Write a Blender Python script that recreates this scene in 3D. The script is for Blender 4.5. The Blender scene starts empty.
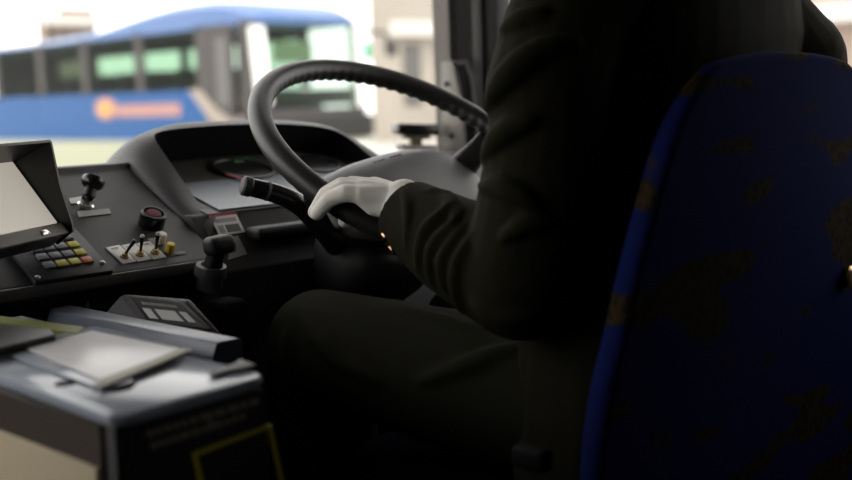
import bpy, bmesh, math, random
import numpy as np
from mathutils import Vector, Matrix
random.seed(4)
PI = math.pi
S = bpy.context.scene
C = bpy.context.collection
def R(d): return math.radians(d)

# ------------------------------------------------------------------ camera
F = 1150.0
TH, PH, RO = R(45.4), math.atan(143 / F), R(2)
_fh = np.array([math.sin(TH), math.cos(TH), 0]); _Z = np.array([0, 0, 1.0])
FW = _fh * math.cos(PH) - _Z * math.sin(PH)
_r0 = np.array([math.cos(TH), -math.sin(TH), 0]); _u0 = _fh * math.sin(PH) + _Z * math.cos(PH)
RT = math.cos(RO) * _r0 - math.sin(RO) * _u0
UP = math.cos(RO) * _u0 + math.sin(RO) * _r0
def ray(x, y): return FW + RT * (x - 426) / F + UP * (240 - y) / F
WHEEL = np.array([0, 0, .85])
CAM = WHEEL - 1.70 * ray(413, 154.3)
def onx(x, y, v): r = ray(x, y); return CAM + (v - CAM[0]) / r[0] * r
def ony(x, y, v): r = ray(x, y); return CAM + (v - CAM[1]) / r[1] * r
def onz(x, y, v): r = ray(x, y); return CAM + (v - CAM[2]) / r[2] * r
def at(x, y, t): return CAM + t * ray(x, y)
cd = bpy.data.cameras.new('camera'); cam = bpy.data.objects.new('camera', cd); C.objects.link(cam)
cam.matrix_world = Matrix(((RT[0], UP[0], -FW[0], CAM[0]), (RT[1], UP[1], -FW[1], CAM[1]), (RT[2], UP[2], -FW[2], CAM[2]), (0, 0, 0, 1)))
cd.sensor_width = 36; cd.lens = F * 36 / 852; cd.clip_start = .02; cd.clip_end = 500
cd.dof.use_dof = True; cd.dof.focus_distance = 1.52; cd.dof.aperture_fstop = 2.7
S.camera = cam

# ------------------------------------------------------------------ materials
def mat(name, col, rough=.6, metal=0.0, noise=0.0, nscale=40, bump=0.0, bscale=300, emit=None, spec=.5, coat=0):
    m = bpy.data.materials.new(name); m.use_nodes = True
    n, l = m.node_tree.nodes, m.node_tree.links
    b = n['Principled BSDF']
    b.inputs['Base Color'].default_value = (*col, 1); b.inputs['Roughness'].default_value = rough
    b.inputs['Metallic'].default_value = metal; b.inputs['Specular IOR Level'].default_value = spec
    if coat: b.inputs['Coat Weight'].default_value = coat; b.inputs['Coat Roughness'].default_value = .08
    tc = n.new('ShaderNodeTexCoord')
    if noise:
        t = n.new('ShaderNodeTexNoise'); t.inputs['Scale'].default_value = nscale; t.inputs['Detail'].default_value = 4
        l.new(tc.outputs['Object'], t.inputs['Vector'])
        r = n.new('ShaderNodeValToRGB')
        r.color_ramp.elements[0].position = .3; r.color_ramp.elements[1].position = .7
        r.color_ramp.elements[0].color = (*[c * (1 - noise) for c in col], 1)
        r.color_ramp.elements[1].color = (*[min(1, c * (1 + noise)) for c in col], 1)
        l.new(t.outputs['Fac'], r.inputs['Fac']); l.new(r.outputs['Color'], b.inputs['Base Color'])
    if bump:
        t = n.new('ShaderNodeTexNoise'); t.inputs['Scale'].default_value = bscale; t.inputs['Detail'].default_value = 2
        l.new(tc.outputs['Object'], t.inputs['Vector'])
        k = n.new('ShaderNodeBump'); k.inputs['Strength'].default_value = bump; k.inputs['Distance'].default_value = .002
        l.new(t.outputs['Fac'], k.inputs['Height']); l.new(k.outputs['Normal'], b.inputs['Normal'])
    if emit:
        b.inputs['Emission Color'].default_value = (*emit[0], 1); b.inputs['Emission Strength'].default_value = emit[1]
    return m
def glass(name, tint=(1, 1, 1), refl=.06):
    m = bpy.data.materials.new(name); m.use_nodes = True
    n, l = m.node_tree.nodes, m.node_tree.links
    n.remove(n['Principled BSDF'])
    tr = n.new('ShaderNodeBsdfTransparent'); tr.inputs['Color'].default_value = (*tint, 1)
    gl = n.new('ShaderNodeBsdfGlossy'); gl.inputs['Roughness'].default_value = .02
    lw = n.new('ShaderNodeLayerWeight'); lw.inputs['Blend'].default_value = refl * 2
    mx = n.new('ShaderNodeMixShader')
    l.new(lw.outputs['Fresnel'], mx.inputs[0]); l.new(tr.outputs[0], mx.inputs[1]); l.new(gl.outputs[0], mx.inputs[2])
    l.new(mx.outputs[0], n['Material Output'].inputs['Surface'])
    return m

M = dict(
    dash=mat('dash_plastic', (.026,.0255,.0275), .55, bump=.25, bscale=900),
    dash_hood=mat('hood_plastic', (.0245,.024,.0255), .5, bump=.25, bscale=900),
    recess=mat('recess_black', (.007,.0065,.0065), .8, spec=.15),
    strip=mat('edge_strip', (.05,.045,.04), .6),
    black=mat('black_plastic', (.008,.0078,.0078), .45),
    black_gloss=mat('gloss_black_plastic', (.009,.0085,.0085), .25),
    rim=mat('wheel_rim_plastic', (.021,.0195,.018), .42, bump=.15, bscale=700),
    pad=mat('horn_pad_plastic', (.058,.056,.058), .48, bump=.15, bscale=800),
    shroud=mat('shroud_plastic', (.010,.0095,.0095), .6),
    screw=mat('screw_metal', (.35, .34, .33), .35, 1),
    chrome=mat('chrome', (.75, .73, .68), .2, 1),
    brass=mat('brass', (.45, .33, .16), .35, 1),
    white=mat('white_plastic', (.75, .74, .70), .5),
    label=mat('white_label', (.88,.86,.83), .55),
    label_grey=mat('grey_label', (.42,.41,.40), .6),
    print_=mat('grey_print', (.12, .11, .11), .6),
    red=mat('red_print', (.45, .02, .03), .5),
    redcap=mat('red_button_plastic', (.11,.004,.006), .6, spec=.2),
    yellow=mat('yellow_button_plastic', (.75, .55, .01), .4),
    key_grey=mat('grey_key', (.16,.16,.19), .5),
    key_yellow=mat('yellow_key', (.55, .50, .06), .5),
    key_red=mat('red_key', (.62, .17, .09), .5),
    keypad=mat('keypad_plastic', (.022,.022,.025), .5),
    lcd=mat('instrument_cover', (.125,.15,.185), .35),  # sky reflection on the gauge glass, put into the blue-grey base colour
    gauge=mat('gauge_face', (.05,.043,.037), .5),
    needle=mat('needle_red', (.35,.04,.06), .5),
    green_lamp=mat('green_lamp', (.03, .12, .04), .4, emit=((.1, .6, .12), .01)),
    screen=mat('monitor_screen', (.3, .29, .27), .4, emit=((.62, .56, .48), .62)),
    bezel=mat('monitor_bezel', (.20, .175, .15), .5),
    fare_top=mat('farebox_grey', (.36,.40,.47), .16, noise=.05, nscale=20),
    fare_side=mat('farebox_dark_brown', (.055,.040,.032), .5),
    fare_black=mat('farebox_black', (.012, .012, .011), .5),
    fare_panel=mat('farebox_beige', (.60,.50,.34), .55),
    fare_screen=mat('farebox_window', (.62, .60, .61), .3, noise=.06, nscale=8),
    olive=mat('olive_plastic', (.19, .18, .10), .5),
    lime=mat('lime_strip', (.14,.155,.012), .5),
    yellow_line=mat('yellow_line', (.88,.76,.03), .5),
    dim_print=mat('dim_print', (.38,.33,.25), .6),
    rail=mat('blue_grey_metal', (.17,.19,.245), .35),
    ctrl=mat('controller_grey', (.10,.095,.10), .5, bump=.2, bscale=800),
    ctrl_face=mat('controller_face', (.03,.029,.029), .5),
    ctrl_lcd=mat('pale_window', (.70,.69,.68), .4),
    jacket=mat('jacket_wool', (.0140,.0135,.0072), .9, noise=.12, nscale=300, bump=.3, bscale=900, spec=.08),
    trouser=mat('trouser_wool', (.0160,.0160,.0098), .9, noise=.1, nscale=300, bump=.3, bscale=900, spec=.08),
    glove=mat('white_cotton', (.90,.87,.81), .85, bump=.4, bscale=1500, spec=.2),
    cuff=mat('grey_cuff', (.35, .36, .38), .8),
    skin=mat('skin', (.55, .36, .26), .5),
    hair=mat('dark_hair', (.02, .018, .016), .5),
    shoe=mat('black_leather', (.015, .015, .015), .3),
    copper=mat('copper_button', (.75, .42, .25), .25, 1),
    pillar=mat('pillar_beige', (.50,.47,.43), .6),
    pillar_grey=mat('pillar_grey', (.06,.055,.052), .6),
    rubber=mat('rubber_black', (.014, .012, .012), .8),
    plate=mat('hinge_plate', (.50,.47,.42), .5),
    body_in=mat('interior_panel', (.11, .105, .10), .7),
    body_dark=mat('interior_dark', (.035, .033, .032), .8),
    floor=mat('floor_vinyl', (.03, .03, .03), .6, noise=.2, nscale=60),
    pane=glass('clear_pane'),
    bus_pane=glass('green_tinted_pane', (.44,.57,.47), .05),
    bus_screen=glass('bus_windscreen_pane', (.44, .56, .48), .09),
    bus_blue=mat('bus_blue_paint', (.005,.072,.235), .4, spec=.25),
    bus_roof=mat('bus_roof_blue_paint', (.065,.14,.33), .35),
    bus_white=mat('bus_white_paint', (.37,.385,.27), .35),
    bus_tan=mat('bus_tan_stripe', (.30,.25,.21), .4),
    bus_orange=mat('bus_orange_mark', (.60,.28,.06), .4),
    bus_salmon=mat('bus_salmon_letters', (.42,.21,.17), .4),
    bus_dark=mat('bus_dark_trim', (.036,.031,.029), .5),
    bus_seat=mat('bus_seat_cloth', (.05,.048,.04), .9),
    bus_white_trim=mat('bus_bright_trim', (.92, .92, .90), .3),
    lamp=mat('headlight_cover', (.8, .8, .8), .15),
    tyre=mat('tyre_rubber', (.02, .02, .02), .8),
    green_sig=mat('green_cover', (.05, .45, .25), .4),
    concrete=mat('yard_concrete', (.42,.41,.37), .85, noise=.08, nscale=.6),
    stone=mat('pink_stone', (.36,.27,.23), .8, noise=.1, nscale=.8),
    tan=mat('tan_render', (.30,.235,.20), .8, noise=.05, nscale=.8),
    pale=mat('pale_render', (.36,.325,.28), .8, noise=.06, nscale=.8),
    window_dark=mat('window_glass_grey', (.08,.075,.07), .15),
    ledge=mat('white_ledge', (.60,.59,.56), .7),
)
def seat_fabric():
    m = mat('seat_moquette', (.004, .008, .056), .95, spec=.04)
    n, l = m.node_tree.nodes, m.node_tree.links
    b = n['Principled BSDF']; tc = n['Texture Coordinate']
    mp = n.new('ShaderNodeMapping'); mp.inputs['Scale'].default_value = (5.5, 5.5, 15); mp.inputs['Rotation'].default_value = (0, R(24), 0)
    l.new(tc.outputs['Object'], mp.inputs['Vector'])
    big = n.new('ShaderNodeTexNoise'); big.inputs['Scale'].default_value = 1.0; big.inputs['Detail'].default_value = 1.5
    l.new(mp.outputs[0], big.inputs['Vector'])
    mask = n.new('ShaderNodeValToRGB'); mask.color_ramp.elements[0].position = .55; mask.color_ramp.elements[1].position = .575
    l.new(big.outputs['Fac'], mask.inputs['Fac'])
    v = n.new('ShaderNodeTexVoronoi'); v.inputs['Scale'].default_value = 95; l.new(tc.outputs['Object'], v.inputs['Vector'])
    rr = n.new('ShaderNodeValToRGB'); rr.color_ramp.elements[0].position = .35; rr.color_ramp.elements[1].position = .55
    rr.color_ramp.elements[0].color = (.009,.008,.005,1); rr.color_ramp.elements[1].color = (.026,.017,.008,1)
    l.new(v.outputs['Distance'], rr.inputs['Fac'])
    mx = n.new('ShaderNodeMix'); mx.data_type = 'RGBA'
    mx.inputs['A'].default_value = (.004, .008, .056, 1)
    l.new(mask.outputs['Color'], mx.inputs['Factor']); l.new(rr.outputs['Color'], mx.inputs['B'])
    l.new(mx.outputs['Result'], b.inputs['Base Color'])
    return m
M['seat'] = seat_fabric()
M['cushion'] = mat('cushion_cloth', (.004, .005, .014), .95, spec=.05)
M['seat_trim'] = mat('seat_piping', (.012, .009, .008), .8, spec=.1)

# ------------------------------------------------------------------ mesh builder (world coordinates)
class MB:
    def __init__(s): s.bm = bmesh.new()
    def mesh(s, verts, faces):
        vs = [s.bm.verts.new(tuple(map(float, v))) for v in verts]
        for f in faces:
            try: s.bm.faces.new([vs[i] for i in f])
            except ValueError: pass
        return s
    def box(s, lo, hi, bevel=0, seg=2, mtx=None):
        t = bmesh.new(); bmesh.ops.create_cube(t, size=1)
        for v in t.verts:
            v.co = Vector([lo[i] + (v.co[i] + .5) * (hi[i] - lo[i]) for i in range(3)])
        if bevel: bmesh.ops.bevel(t, geom=t.edges[:], offset=bevel, segments=seg, affect='EDGES', profile=.5)
        if mtx is not None: t.transform(mtx)
        return s._join(t)
    def _join(s, t):
        mp = {v: s.bm.verts.new(v.co) for v in t.verts}
        for f in t.faces:
            try: s.bm.faces.new([mp[v] for v in f.verts])
            except ValueError: pass
        t.free(); return s
    def rings(s, rings, caps=True, closed=True):
        n = len(rings[0]); vs = []; fs = []
        for r in rings: vs += list(r)
        for i in range(len(rings) - 1):
            for j in range(n if closed else n - 1):
                k = (j + 1) % n
                fs.append((i * n + j, i * n + k, (i + 1) * n + k, (i + 1) * n + j))
        if caps and closed:
            fs.append(tuple(range(n))[::-1]); fs.append(tuple((len(rings) - 1) * n + j for j in range(n)))
        return s.mesh(vs, fs)
    def tube(s, pts, rad, n=12, closed=False, caps=True):
        pts = [Vector(map(float, p)) for p in pts]; N = len(pts)
        rad = rad if isinstance(rad, (list, tuple)) else [rad] * N
        up = None; rs = []
        for i in range(N):
            a = pts[(i - 1) % N] if (closed or i > 0) else pts[i]; b = pts[(i + 1) % N] if (closed or i < N - 1) else pts[i]
            d = (b - a).normalized()
            if up is None:
                up = d.cross(Vector((0, 0, 1)))
                if up.length < .05: up = d.cross(Vector((1, 0, 0)))
            up = (up - d * up.dot(d)).normalized(); w = d.cross(up)
            rs.append([pts[i] + (up * math.cos(2 * PI * j / n) + w * math.sin(2 * PI * j / n)) * rad[i] for j in range(n)])
        if closed: rs.append(rs[0]); return s.rings(rs, caps=False)
        return s.rings(rs, caps=caps)
    def lathe(s, prof, mtx, n=24):
        rs = [[mtx @ Vector((r * math.cos(2 * PI * j / n), r * math.sin(2 * PI * j / n), z)) for j in range(n)] for r, z in prof]
        return s.rings(rs)
    def ball(s, c, r, sc=(1, 1, 1), mtx=None, sub=3):
        t = bmesh.new(); bmesh.ops.create_icosphere(t, subdivisions=sub, radius=1)
        for v in t.verts: v.co = Vector((v.co.x * r * sc[0], v.co.y * r * sc[1], v.co.z * r * sc[2]))
        if mtx is not None: t.transform(mtx)
        for v in t.verts: v.co += Vector(map(float, c))
        return s._join(t)
    def limb(s, pts, rad):                      # tapered chain with a ball at every joint
        for i in range(len(pts)):
            s.ball(pts[i], rad[i])
            if i: s.tube([pts[i - 1], pts[i]], [rad[i - 1], rad[i]], 20)
        return s
    def prism(s, poly, d):                      # polygon (3D points) pushed along vector d
        a = [np.array(p, float) for p in poly]; b = [p + np.array(d, float) for p in a]
        return s.rings([a, b])
    def grid(s, rows):
        n = len(rows[0]); vs = [p for r in rows for p in r]
        fs = [(i * n + j, i * n + j + 1, (i + 1) * n + j + 1, (i + 1) * n + j) for i in range(len(rows) - 1) for j in range(n - 1)]
        return s.mesh(vs, fs)

def finish(me, smooth=True, angle=35):
    if smooth:
        me.polygons.foreach_set('use_smooth', [True] * len(me.polygons))
        try: me.set_sharp_from_angle(angle=R(angle))
        except Exception: pass
def obj(name, mb, m, parent=None, smooth=True, angle=35, bevel=0, subsurf=0, local=False):
    bm = mb.bm
    bmesh.ops.recalc_face_normals(bm, faces=bm.faces[:])
    me = bpy.data.meshes.new(name)
    if parent is not None and not local:
        bm.transform(world(parent).inverted())
    bm.to_mesh(me); bm.free()
    o = bpy.data.objects.new(name, me); C.objects.link(o)
    if m is not None: me.materials.append(m)
    if parent is not None: o.parent = parent
    if bevel:
        b = o.modifiers.new('b', 'BEVEL'); b.width = bevel; b.segments = 2; b.limit_method = 'ANGLE'; b.angle_limit = R(30)
    if subsurf:
        b = o.modifiers.new('s', 'SUBSURF'); b.levels = subsurf; b.render_levels = subsurf
    if bevel or subsurf: bake(o)
    finish(o.data, smooth, angle)
    return o
def bake(o):
    dg = bpy.context.evaluated_depsgraph_get()
    me = bpy.data.meshes.new_from_object(o.evaluated_get(dg), preserve_all_data_layers=False, depsgraph=dg)
    o.modifiers.clear(); o.data = me
def remeshed(name, mb, m, parent, vox, smooth=4, disp=None):
    o = obj(name, mb, m, parent, smooth=False)
    r = o.modifiers.new('r', 'REMESH'); r.mode = 'VOXEL'; r.voxel_size = vox
    k = o.modifiers.new('k', 'SMOOTH'); k.iterations = smooth; k.factor = .5
    bake(o); finish(o.data, True, 180)
    return o
def world(o):
    m = o.matrix_basis.copy()
    while o.parent is not None:
        o = o.parent; m = o.matrix_basis @ m
    return m
def thing(name, label, cat, loc=(0, 0, 0), group=None, mtx=None):
    o = bpy.data.objects.new(name, None); C.objects.link(o); o.empty_display_size = .05
    if mtx is not None: o.matrix_basis = mtx
    else: o.location = tuple(map(float, loc))
    tag(o, label, cat, group); return o
def tag(o, label, cat, group=None, kind=None):
    o['label'] = label; o['category'] = cat
    if group: o['group'] = group
    if kind: o['kind'] = kind
    return o
def struct(name, mb, m, parent=None, label=None, cat=None, **k):
    o = obj(name, mb, m, parent, **k)
    if parent is None:
        o['kind'] = 'structure'
        if label: o['label'] = label; o['category'] = cat
    return o
def frame(o, x, y):                             # matrix from an origin, an x direction and a rough y direction
    x = Vector(map(float, x)).normalized(); y = Vector(map(float, y)); z = x.cross(y).normalized(); y = z.cross(x)
    return Matrix(((x.x, y.x, z.x, o[0]), (x.y, y.y, z.y, o[1]), (x.z, y.z, z.z, o[2]), (0, 0, 0, 1)))
def zframe(o, z):                               # matrix whose z axis points along z
    z = Vector(map(float, z)).normalized(); x = Vector((1, 0, 0)) if abs(z.x) < .9 else Vector((0, 1, 0))
    y = z.cross(x).normalized(); x = y.cross(z)
    return Matrix(((x.x, y.x, z.x, o[0]), (x.y, y.y, z.y, o[1]), (x.z, y.z, z.z, o[2]), (0, 0, 0, 1)))
def dup(root, mtx, label, group=None):
    r = root.copy(); C.objects.link(r); r.matrix_basis = mtx; r['label'] = label
    if group: r['group'] = group
    for ch in list(root.children):
        c = ch.copy(); C.objects.link(c); c.parent = r
        for g in list(ch.children):
            d = g.copy(); C.objects.link(d); d.parent = c
    return r
def spline(pts, n=8, closed=False):
    P = [np.array(p, float) for p in pts]; out = []; N = len(P)
    for i in range(N if closed else N - 1):
        p0 = P[(i - 1) % N] if (closed or i > 0) else P[0]; p1 = P[i]; p2 = P[(i + 1) % N]
        p3 = P[(i + 2) % N] if (closed or i < N - 2) else P[-1]
        for k in range(n):
            t = k / n
            out.append(.5 * (2 * p1 + (p2 - p0) * t + (2 * p0 - 5 * p1 + 4 * p2 - p3) * t * t + (3 * p1 - p0 - 3 * p2 + p3) * t ** 3))
    if not closed: out.append(P[-1])
    return out

# ================================================================== THE COACH WE STAND IN
XR, XL, YB, ZC = .72, -1.75, -3.2, 2.12
struct('floor', MB().box((XL - .05, YB - .05, -.06), (XR + .05, 1.0, 0)), M['floor'])
struct('ceiling', MB().box((XL - .05, YB - .05, ZC), (XR + .05, 1.02, ZC + .06)), M['body_in'])
struct('wall_rear', MB().box((XL - .05, YB - .06, 0), (XR + .05, YB, ZC)), M['body_dark'])
w = MB().box((XR, YB, 0), (XR + .05, .60, .80))
w.box((XR, YB, 1.55), (XR + .05, .60, ZC)); w.box((XR, YB, .80), (XR + .05, -1.1, 1.55))
struct('wall_right', w, M['body_in'])
w = MB().box((XL - .05, YB, 0), (XL, -.02, ZC)); w.box((XL - .05, -.02, 1.7), (XL, .62, ZC)); w.box((XL - .05, -.02, 0), (XL, .62, .35))
struct('wall_left', w, M['body_dark'])
# front end: cowl below the windscreen, header above, curved glass between
fp = spline([(-1.75, .62), (-1.62, .80), (-1.25, .92), (-.5, .97), (.15, .95), (.50, .86), (.71, .635)], 6)
def sheet(path, z0, z1, th, out=True):
    r = []
    P = [np.array(p) for p in path]
    for i, p in enumerate(P):
        d = P[min(i + 1, len(P) - 1)] - P[max(i - 1, 0)]; d /= np.linalg.norm(d); nrm = np.array([-d[1], d[0]])
        q = p + nrm * th
        r.append([(p[0], p[1], z0), (p[0], p[1], z1), (q[0], q[1], z1), (q[0], q[1], z0)])
    return MB().rings(r)
struct('wall_front', sheet(fp, 0, .775, .04), M['body_dark'])
struct('trim_1', sheet(fp, 1.93, ZC, .04), M['body_in'])
g = MB(); g.grid([[(p[0], p[1] + .015, z) for p in fp] for z in (.775, 1.93)])
struct('window_1', g, M['pane'], label='wide curved windscreen over the dashboard, the blue coach seen through it', cat='windscreen')
g = MB(); g.grid([[(XR + .02, y, z) for y in (-1.1, .37)] for z in (.80, 1.55)])
struct('window_2', g, M['pane'], label='driver side window beyond the seat and the jacket', cat='window')
g = MB(); g.grid([[(XL - .02, y, z) for y in (-.02, .62)] for z in (.35, 1.7)])
struct('window_3', g, M['pane'], label='door glass on the far left, outside the frame', cat='window')
# windscreen pillar, its rubbers and the side window frame
struct('trim_2', MB().box((.680, .557, .0), (.710, .606, ZC), .003), M['pillar'])
struct('trim_3', MB().box((.690, .496, .0), (.735, .556, ZC), .004), M['rubber'])
struct('trim_4', MB().box((.685, .465, .0), (.735, .495, ZC), .006), M['pillar_grey'])
struct('trim_5', MB().box((.695, .430, .0), (.745, .464, ZC), .004), M['rubber'])
struct('trim_6', MB().box((.700, .318, .80), (.735, .350, 1.55), .004), M['pillar_grey'])

# hinge bracket on the pillar
t = thing('pillar_bracket', 'pale bracket plate with two screw holes on the windscreen pillar beside the rim', 'bracket', (.64, .54, .8))
q = [onx(*p, .648) for p in [(441, 62), (452, 60), (460, 100), (464, 152), (442, 155)]]
obj('plate', MB().prism(q, (.010, 0, 0)), M['plate'], t, bevel=.002)
for p in [(447, 84), (452, 136)]:
    c = onx(*p, .647); obj('screw_hole', MB().lathe([(.0055, 0), (.0055, -.004), (.0035, -.0045)], zframe(c, (1, 0, 0)), 14), M['rubber'], t)
obj('arm', MB().tube([onx(*p, .655) for p in [(452, 63), (467, 62), (473, 78), (477, 120), (480, 160)]], .005, 8), M['pillar_grey'], t)

# ================================================================== DASHBOARD
al = math.atan2(.127, .23)
PV = np.array([0, math.cos(al), math.sin(al)]); PN = np.array([0, -math.sin(al), math.cos(al)]); PO = np.array([0, .15, .715])
def P(u, v, h=0): return PO + np.array([u, 0, 0]) + PV * v + PN * h
def pan(x, y, h=0):
    r = ray(x, y); tt = ((PO + PN * h - CAM) @ PN) / (r @ PN); p = CAM + tt * r - PO
    return p[0], p @ PV
def pmat(u, v, h=0, rot=0):
    return frame(P(u, v, h), (math.cos(rot), *(PV * math.sin(rot))[1:]), PV * math.cos(rot) - np.array([math.sin(rot), 0, 0]))
dash = thing('dashboard', 'dark grey dashboard wrapping round the wheel, with side panel and hooded instruments', 'dashboard', (-.4, .5, 0))
prof = [(.152, .7165), (.372, .838), (.378, .848), (.392, .850), (.402, .840), (.62, .812), (.92, .776), (.92, .02), (.21, .02), (.20, .662), (.158, .695), (.152, .699)]
obj('side_panel', MB().prism([(-1.62, y, z) for y, z in prof], (1.62 - .245, 0, 0)), M['dash'], dash, bevel=.003)
obj('edge_strip', MB().box((-1.60, .1455, .700), (-.25, .1525, .7155), .002), M['strip'], dash)
# instrument hood
I = [(-.190, .228, .774), (-.20, .262, .785), (-.202, .294, .812), (-.202, .336, .85), (-.198, .378, .883), (-.175, .400, .8925), (-.122, .408, .8965),
     (-.03, .412, .898), (.10, .412, .894), (.19, .407, .882), (.225, .39, .862), (.236, .34, .825), (.236, .228, .772)]
O = [(-.238, .187, .735), (-.250, .229, .759), (-.255, .273, .784), (-.256, .325, .814), (-.252, .378, .846), (-.222, .428, .876), (-.128, .448, .8985),
     (-.03, .454, .900), (.10, .454, .896), (.205, .448, .882), (.258, .43, .856), (.276, .35, .82), (.276, .19, .735)]
I2 = [(a[0] * .45 + b[0] * .55, a[1] * .45 + b[1] * .55, a[2] * .45 + b[2] * .55 + .009) for a, b in zip(I, O)]
B = [(x * .80, max(y, .30) + .20, z - .07) for x, y, z in O]
B0 = [(x * .95, y + .05, z - .010) for x, y, z in O]
G = []
for x, y, z in I:
    zz = z; yy = y
    G.append((x * .98, min(.48, y + .02 + max(0, (z - .775)) * .5), min(z - .004, .775 + (y - .228) * .3)))
Isp, I2sp, Osp, Bsp, B0sp, Gsp = [spline(k, 4) for k in (I, I2, O, B, B0, G)]
obj('instrument_hood', MB().grid([Isp, I2sp, Osp, B0sp, Bsp]), M['dash_hood'], dash, subsurf=1, angle=180)
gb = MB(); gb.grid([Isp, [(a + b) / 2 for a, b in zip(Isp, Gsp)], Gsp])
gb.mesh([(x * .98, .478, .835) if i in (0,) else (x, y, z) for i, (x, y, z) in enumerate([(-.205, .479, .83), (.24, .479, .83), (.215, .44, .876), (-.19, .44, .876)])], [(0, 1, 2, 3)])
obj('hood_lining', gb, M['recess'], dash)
def gp(x, v): return np.array([x, .222 + v * .258, .7715 + v * .072])      # the raked instrument face, v from 0 near the driver
ip = obj('instrument_panel', MB().prism([gp(-.215, 0), gp(.245, 0), gp(.245, 1), gp(-.215, 1)], (0, .01, -.04)), M['gauge'], dash)
obj('lower_cover', MB().prism([gp(-.19, .02) + (0, 0, .001), gp(.22, .02) + (0, 0, .001), gp(.22, .50) + (0, 0, .001), gp(-.19, .50) + (0, 0, .001)], (0, 0, .002)), M['lcd'], ip)  # lower gauge glass, its sky reflection painted as a pale plate
for x in (-.02, .13):
    c = gp(x, .66); mt = frame(c, (1, 0, 0), (0, .258, .072))
    obj('dial', MB().lathe([(.055, 0), (.055, .006), (.050, .007), (.049, .003)], mt, 32), M['black'], ip)
nd = [gp(-.080, .54) + (0, 0, .006), gp(-.074, .55) + (0, 0, .006), gp(-.052, .40) + (0, 0, .006), gp(-.060, .39) + (0, 0, .006)]
obj('needle', MB().prism(nd, (0, 0, .002)), M['needle'], ip)
obj('warning_lamp', MB().prism([gp(-.01, .80) + (0, 0, .002), gp(.03, .80) + (0, 0, .002), gp(.03, .87) + (0, 0, .002), gp(-.01, .87) + (0, 0, .002)], (0, 0, .003)), M['green_lamp'], ip)
lp = [(.228, .772), (.222, .768), (.158, .692), (.158, .03), (.60, .03), (.60, .74), (.40, .765)]
obj('lower_panel', MB().prism([(-.243, y, z) for y, z in lp], (.518, 0, 0)), M['dash'], dash, bevel=.003)
obj('ledge', MB().box((-.165, .165, .728), (.23, .205, .748), .008, 3), M['dash_hood'], dash)
dp = [(.22, .70), (.30, .812), (.40, .822), (.62, .812), (.84, .776), (.84, .03), (.22, .03)]
obj('dash_top', MB().prism([(.278, y, z) for y, z in dp], (.345, 0, 0)), M['dash_hood'], dash, bevel=.006)
dp2 = [(.62, .775), (.62, .80), (.92, .772), (.92, .70)]
obj('cowl_pad', MB().prism([(-.244, y, z) for y, z in dp2], (.52, 0, 0)), M['dash'], dash, bevel=.004)
sw = obj('switch_panel', MB().box((-.545, .188, .60), (-.40, .2, .685), .003), M['black'], dash)
for i in range(5):
    c = (-.53 + .024 * i, .186, .655 - .018 * (i % 2)); obj('switch', MB().lathe([(.004, 0), (.004, .006), (.003, .007)], zframe(c, (0, -1, 0)), 10), M['label_grey'], sw)
tg = ony(88, 300, .185); obj('rocker', MB().box(tg - (.004, .01, .016), tg + (.004, .004, .012), .002), M['strip'], sw)
obj('lever_console', MB().box((-.30, .105, .45), (-.232, .151, .66), .012, 3), M['recess'], dash)

# ---- things on the side panel
t = thing('pull_knob', 'black pull knob on a chrome stem at the back of the side panel', 'knob', mtx=pmat(-.372, .166))
b0 = P(-.372, .166); top = at(93, 182, 1.66)
ax = (top - b0); L = np.linalg.norm(ax); mz = zframe(b0, ax)
obj('ferrule', MB().lathe([(.012, -.002), (.012, .003), (.009, .005), (.008, .012), (.006, .012)], zframe(b0, PN), 20), M['chrome'], t)
obj('stem', MB().lathe([(.0065, .004), (.0065, L * .35), (.0095, L * .4), (.0085, L * .75)], mz, 18), M['black'], t)
obj('knob_head', MB().lathe([(.008, L * .7), (.0145, L * .82), (.0165, L * .95), (.0165, L * 1.1), (.0145, L * 1.2), (.011, L * 1.22), (.010, L * 1.18), (.004, L * 1.17)], mz, 24), M['black_gloss'], t)
def plate_px(name, quad, m, label, cat, h0=.0008, th=.001, group=None):
    pts = [P(*pan(*p, h0), h0) for p in quad]
    c = sum(pts) / 4
    o = obj(name, MB().prism(pts, PN * th), m, thing_anchor(c)); return o
def flat(name, pts, m, th, label, cat, group=None):
    c = sum(pts) / len(pts); n = np.cross(pts[1] - pts[0], pts[2] - pts[1]); n /= np.linalg.norm(n)
    if n[2] < 0: n = -n
    t = thing(name, label, cat, c, group)
    o = obj('plate', MB().prism(pts, n * th), m, t); return t, n
def single(name, mb, m, label, cat, loc, group=None, **k):
    mb.bm.transform(Matrix.Translation(-Vector(map(float, loc))))
    o = obj(name, mb, m, **k); o.location = tuple(map(float, loc)); tag(o, label, cat, group); return o
def panq(q, h=.0006): return [P(*pan(*p, h), h) for p in q]
q = panq([(69, 199), (81, 197), (84, 203), (71, 204)])
single('name_plate', MB().prism(q, PN * .0012), M['label'], 'small white plate behind the stem of the pull knob', 'label', q[0])
q = panq([(77, 212), (109, 209), (111, 214), (79, 217.5)])
single('name_plate', MB().prism(q, PN * .0012), M['label_grey'], 'narrow grey plate in front of the pull knob', 'label', q[0])
# red push button in a black collar
t = thing('push_button', 'round red push button in a tall black collar on the side panel', 'button', mtx=pmat(-.285, .119))
mz = pmat(-.303, .100)
obj('collar', MB().lathe([(.0185, 0), (.0185, .020), (.0170, .022), (.0145, .022), (.0140, .014), (.004, .013)], mz, 28), M['black_gloss'], t)
obj('button_cap', MB().lathe([(.0122, .012), (.0122, .019), (.0105, .0215), (.003, .022)], mz, 24), M['redcap'], t)
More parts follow.
